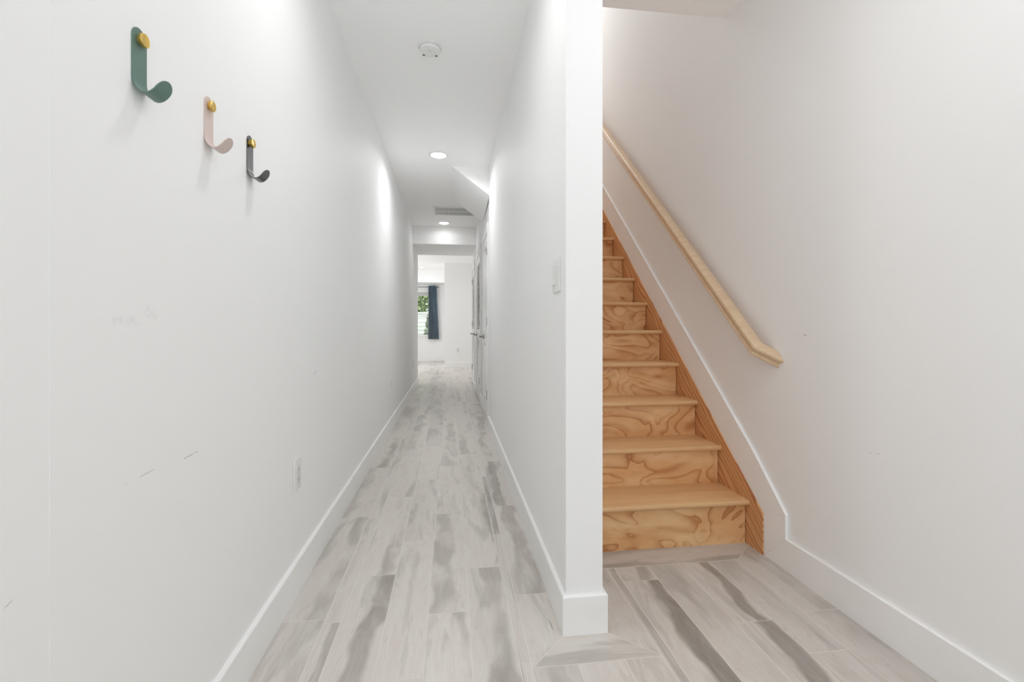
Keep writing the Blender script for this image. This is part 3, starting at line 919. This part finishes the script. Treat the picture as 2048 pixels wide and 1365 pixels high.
# ------------------------------------------------------------------ outside the window
M_siding = plain('white_siding', (.82, .82, .78), .6)
bm = bmesh.new()
box(bm, -6, 4, 19.06, 19.2, -.5, 1.62)
for k in range(13): prism(bm, [(19.06, -.5 + k * .16), (19.03, -.5 + k * .16), (19.055, -.5 + (k + 1) * .16), (19.06, -.5 + (k + 1) * .16)], lambda p, q, t: (t, p, q), -6, 4)
box(bm, -6, 4, 19.0, 19.22, 1.6, 1.66)
tag(link('fence', bm, M_siding), 'white clapboard garden fence seen through the back room window', 'fence')
bm = bmesh.new(); box(bm, -12, 10, YF + .16, 30, -.4, -.2)
struct(link('ground_outside', bm, plain('lawn', srgb(110, 130, 80), .9, bscale=40)))

def leafmat(name, a, b2):
    m, nt, b = newmat(name)
    tc = N(nt, 'ShaderNodeTexCoord')
    n1 = noise(nt, tc.outputs['Object'], 7, 2)
    c = mix(nt, ramp(nt, n1, [(.4, 0), (.6, 1)]), a, b2)
    L(nt, c, b.inputs['Base Color']); b.inputs['Roughness'].default_value = .5
    b.inputs['Transmission Weight'].default_value = 0
    return m
def leaves(bm, rng, cen, rad, n, size):
    for _ in range(n):
        d = Vector((rng.gauss(0, 1), rng.gauss(0, 1), rng.gauss(0, 1))).normalized() * (rng.random() ** .45)
        p = Vector(cen) + Vector((d.x * rad[0], d.y * rad[1], d.z * rad[2]))
        q = Matrix.Rotation(rng.random() * 6.3, 3, 'Z') @ Matrix.Rotation(rng.gauss(0, .7), 3, 'X') @ Matrix.Rotation(rng.gauss(0, .5), 3, 'Y')
        s_ = size * (.6 + .8 * rng.random())
        pts = [(-.5, 0, 0), (-.15, .22, .04), (.25, .18, .03), (.5, 0, -.05), (.25, -.18, .03), (-.15, -.22, .04)]
        bm.faces.new([bm.verts.new(p + q @ (Vector(t) * s_)) for t in pts])
rng = random.Random(3)
te = thing('tree', 'leafy green tree behind the white fence outside the window', 'tree', (-1.4, 20.6, -.2))
bm = bmesh.new()
sk = [(Vector((0, 0, 0)), .13), (Vector((.04, 0, 1.0)), .10), (Vector((-.03, .05, 1.9)), .075), (Vector((.1, .05, 2.7)), .045), (Vector((.15, .1, 3.4)), .015)]
sections(bm, [[c_ + Vector((r_ * math.cos(a), r_ * math.sin(a), 0)) for a in [2 * PI * k / 12 for k in range(12)]] for c_, r_ in sk])
for b_ in ((Vector((-.8, .1, 2.9)), 1.6), (Vector((.9, -.2, 2.8)), 1.7), (Vector((.2, -.5, 3.2)), 2.0)):
    s0 = Vector((0, .03, b_[1])); e0 = b_[0]
    sections(bm, [[s0.lerp(e0, f) + Vector((w_ * math.cos(a), 0, w_ * math.sin(a))) for a in [2 * PI * k / 8 for k in range(8)]] for f, w_ in ((0, .04), (.5, .028), (1, .008))])
link('trunk', bm, plain('bark', srgb(110, 98, 84), .9), te, smooth=50)
bm = bmesh.new()
for c_, r_, n_ in (((0, 0, 2.9), (1.8, .9, 1.0), 2600), ((-.5, -.4, 2.2), (1.3, .6, .6), 1100), ((.9, -.3, 2.3), (1.1, .6, .7), 900)):
    leaves(bm, rng, c_, r_, n_, .15)
link('foliage', bm, leafmat('leaf_green', srgb(120, 150, 84), srgb(206, 222, 170)), te, recalc=False)
sh = thing('shrub', 'pointed grey green shrub in front of the white fence outside the window', 'shrub', (-.86, 18.4, -.2))
bm = bmesh.new()
for k in range(7):
    z = .15 + k * .24; w_ = .42 * (1 - k / 7.6)
    leaves(bm, rng, (0, 0, z), (w_, w_, .2), 260, .07)
link('foliage', bm, leafmat('shrub_leaf', srgb(128, 140, 118), srgb(168, 178, 156)), sh, recalc=False)
bm = bmesh.new(); lathe(bm, [(0, 0), (.02, 0), (.012, 1.5), (0, 1.55)], 8); link('stem', bm, plain('stem_bark', srgb(110, 98, 84), .9), sh)

# unseen glazing behind the camera, made up to go with the fill light
we = struct(thing('added_window', None, None, (.425, YB, .08)))
def wl2(bm):
    for v in bm.verts: v.co -= Vector((.425, YB, .08))
    return bm
bm = bmesh.new()
for b_ in ((-.45, -.38, .08, 2.35), (1.23, 1.30, .08, 2.35), (.39, .46, .15, 2.28), (-.38, 1.23, 2.28, 2.35), (-.38, 1.23, .08, .15)):
    box(bm, b_[0], b_[1], YB - .10, YB - .03, b_[2], b_[3], .003, 1)
fr = link('window_frame', wl2(bm), M_trim, we)
for a, b_ in ((-.38, .39), (.46, 1.23)):
    bm = bmesh.new(); box(bm, a, b_, YB - .07, YB - .064, .15, 2.28); link('pane', wl2(bm), M_glass, fr)
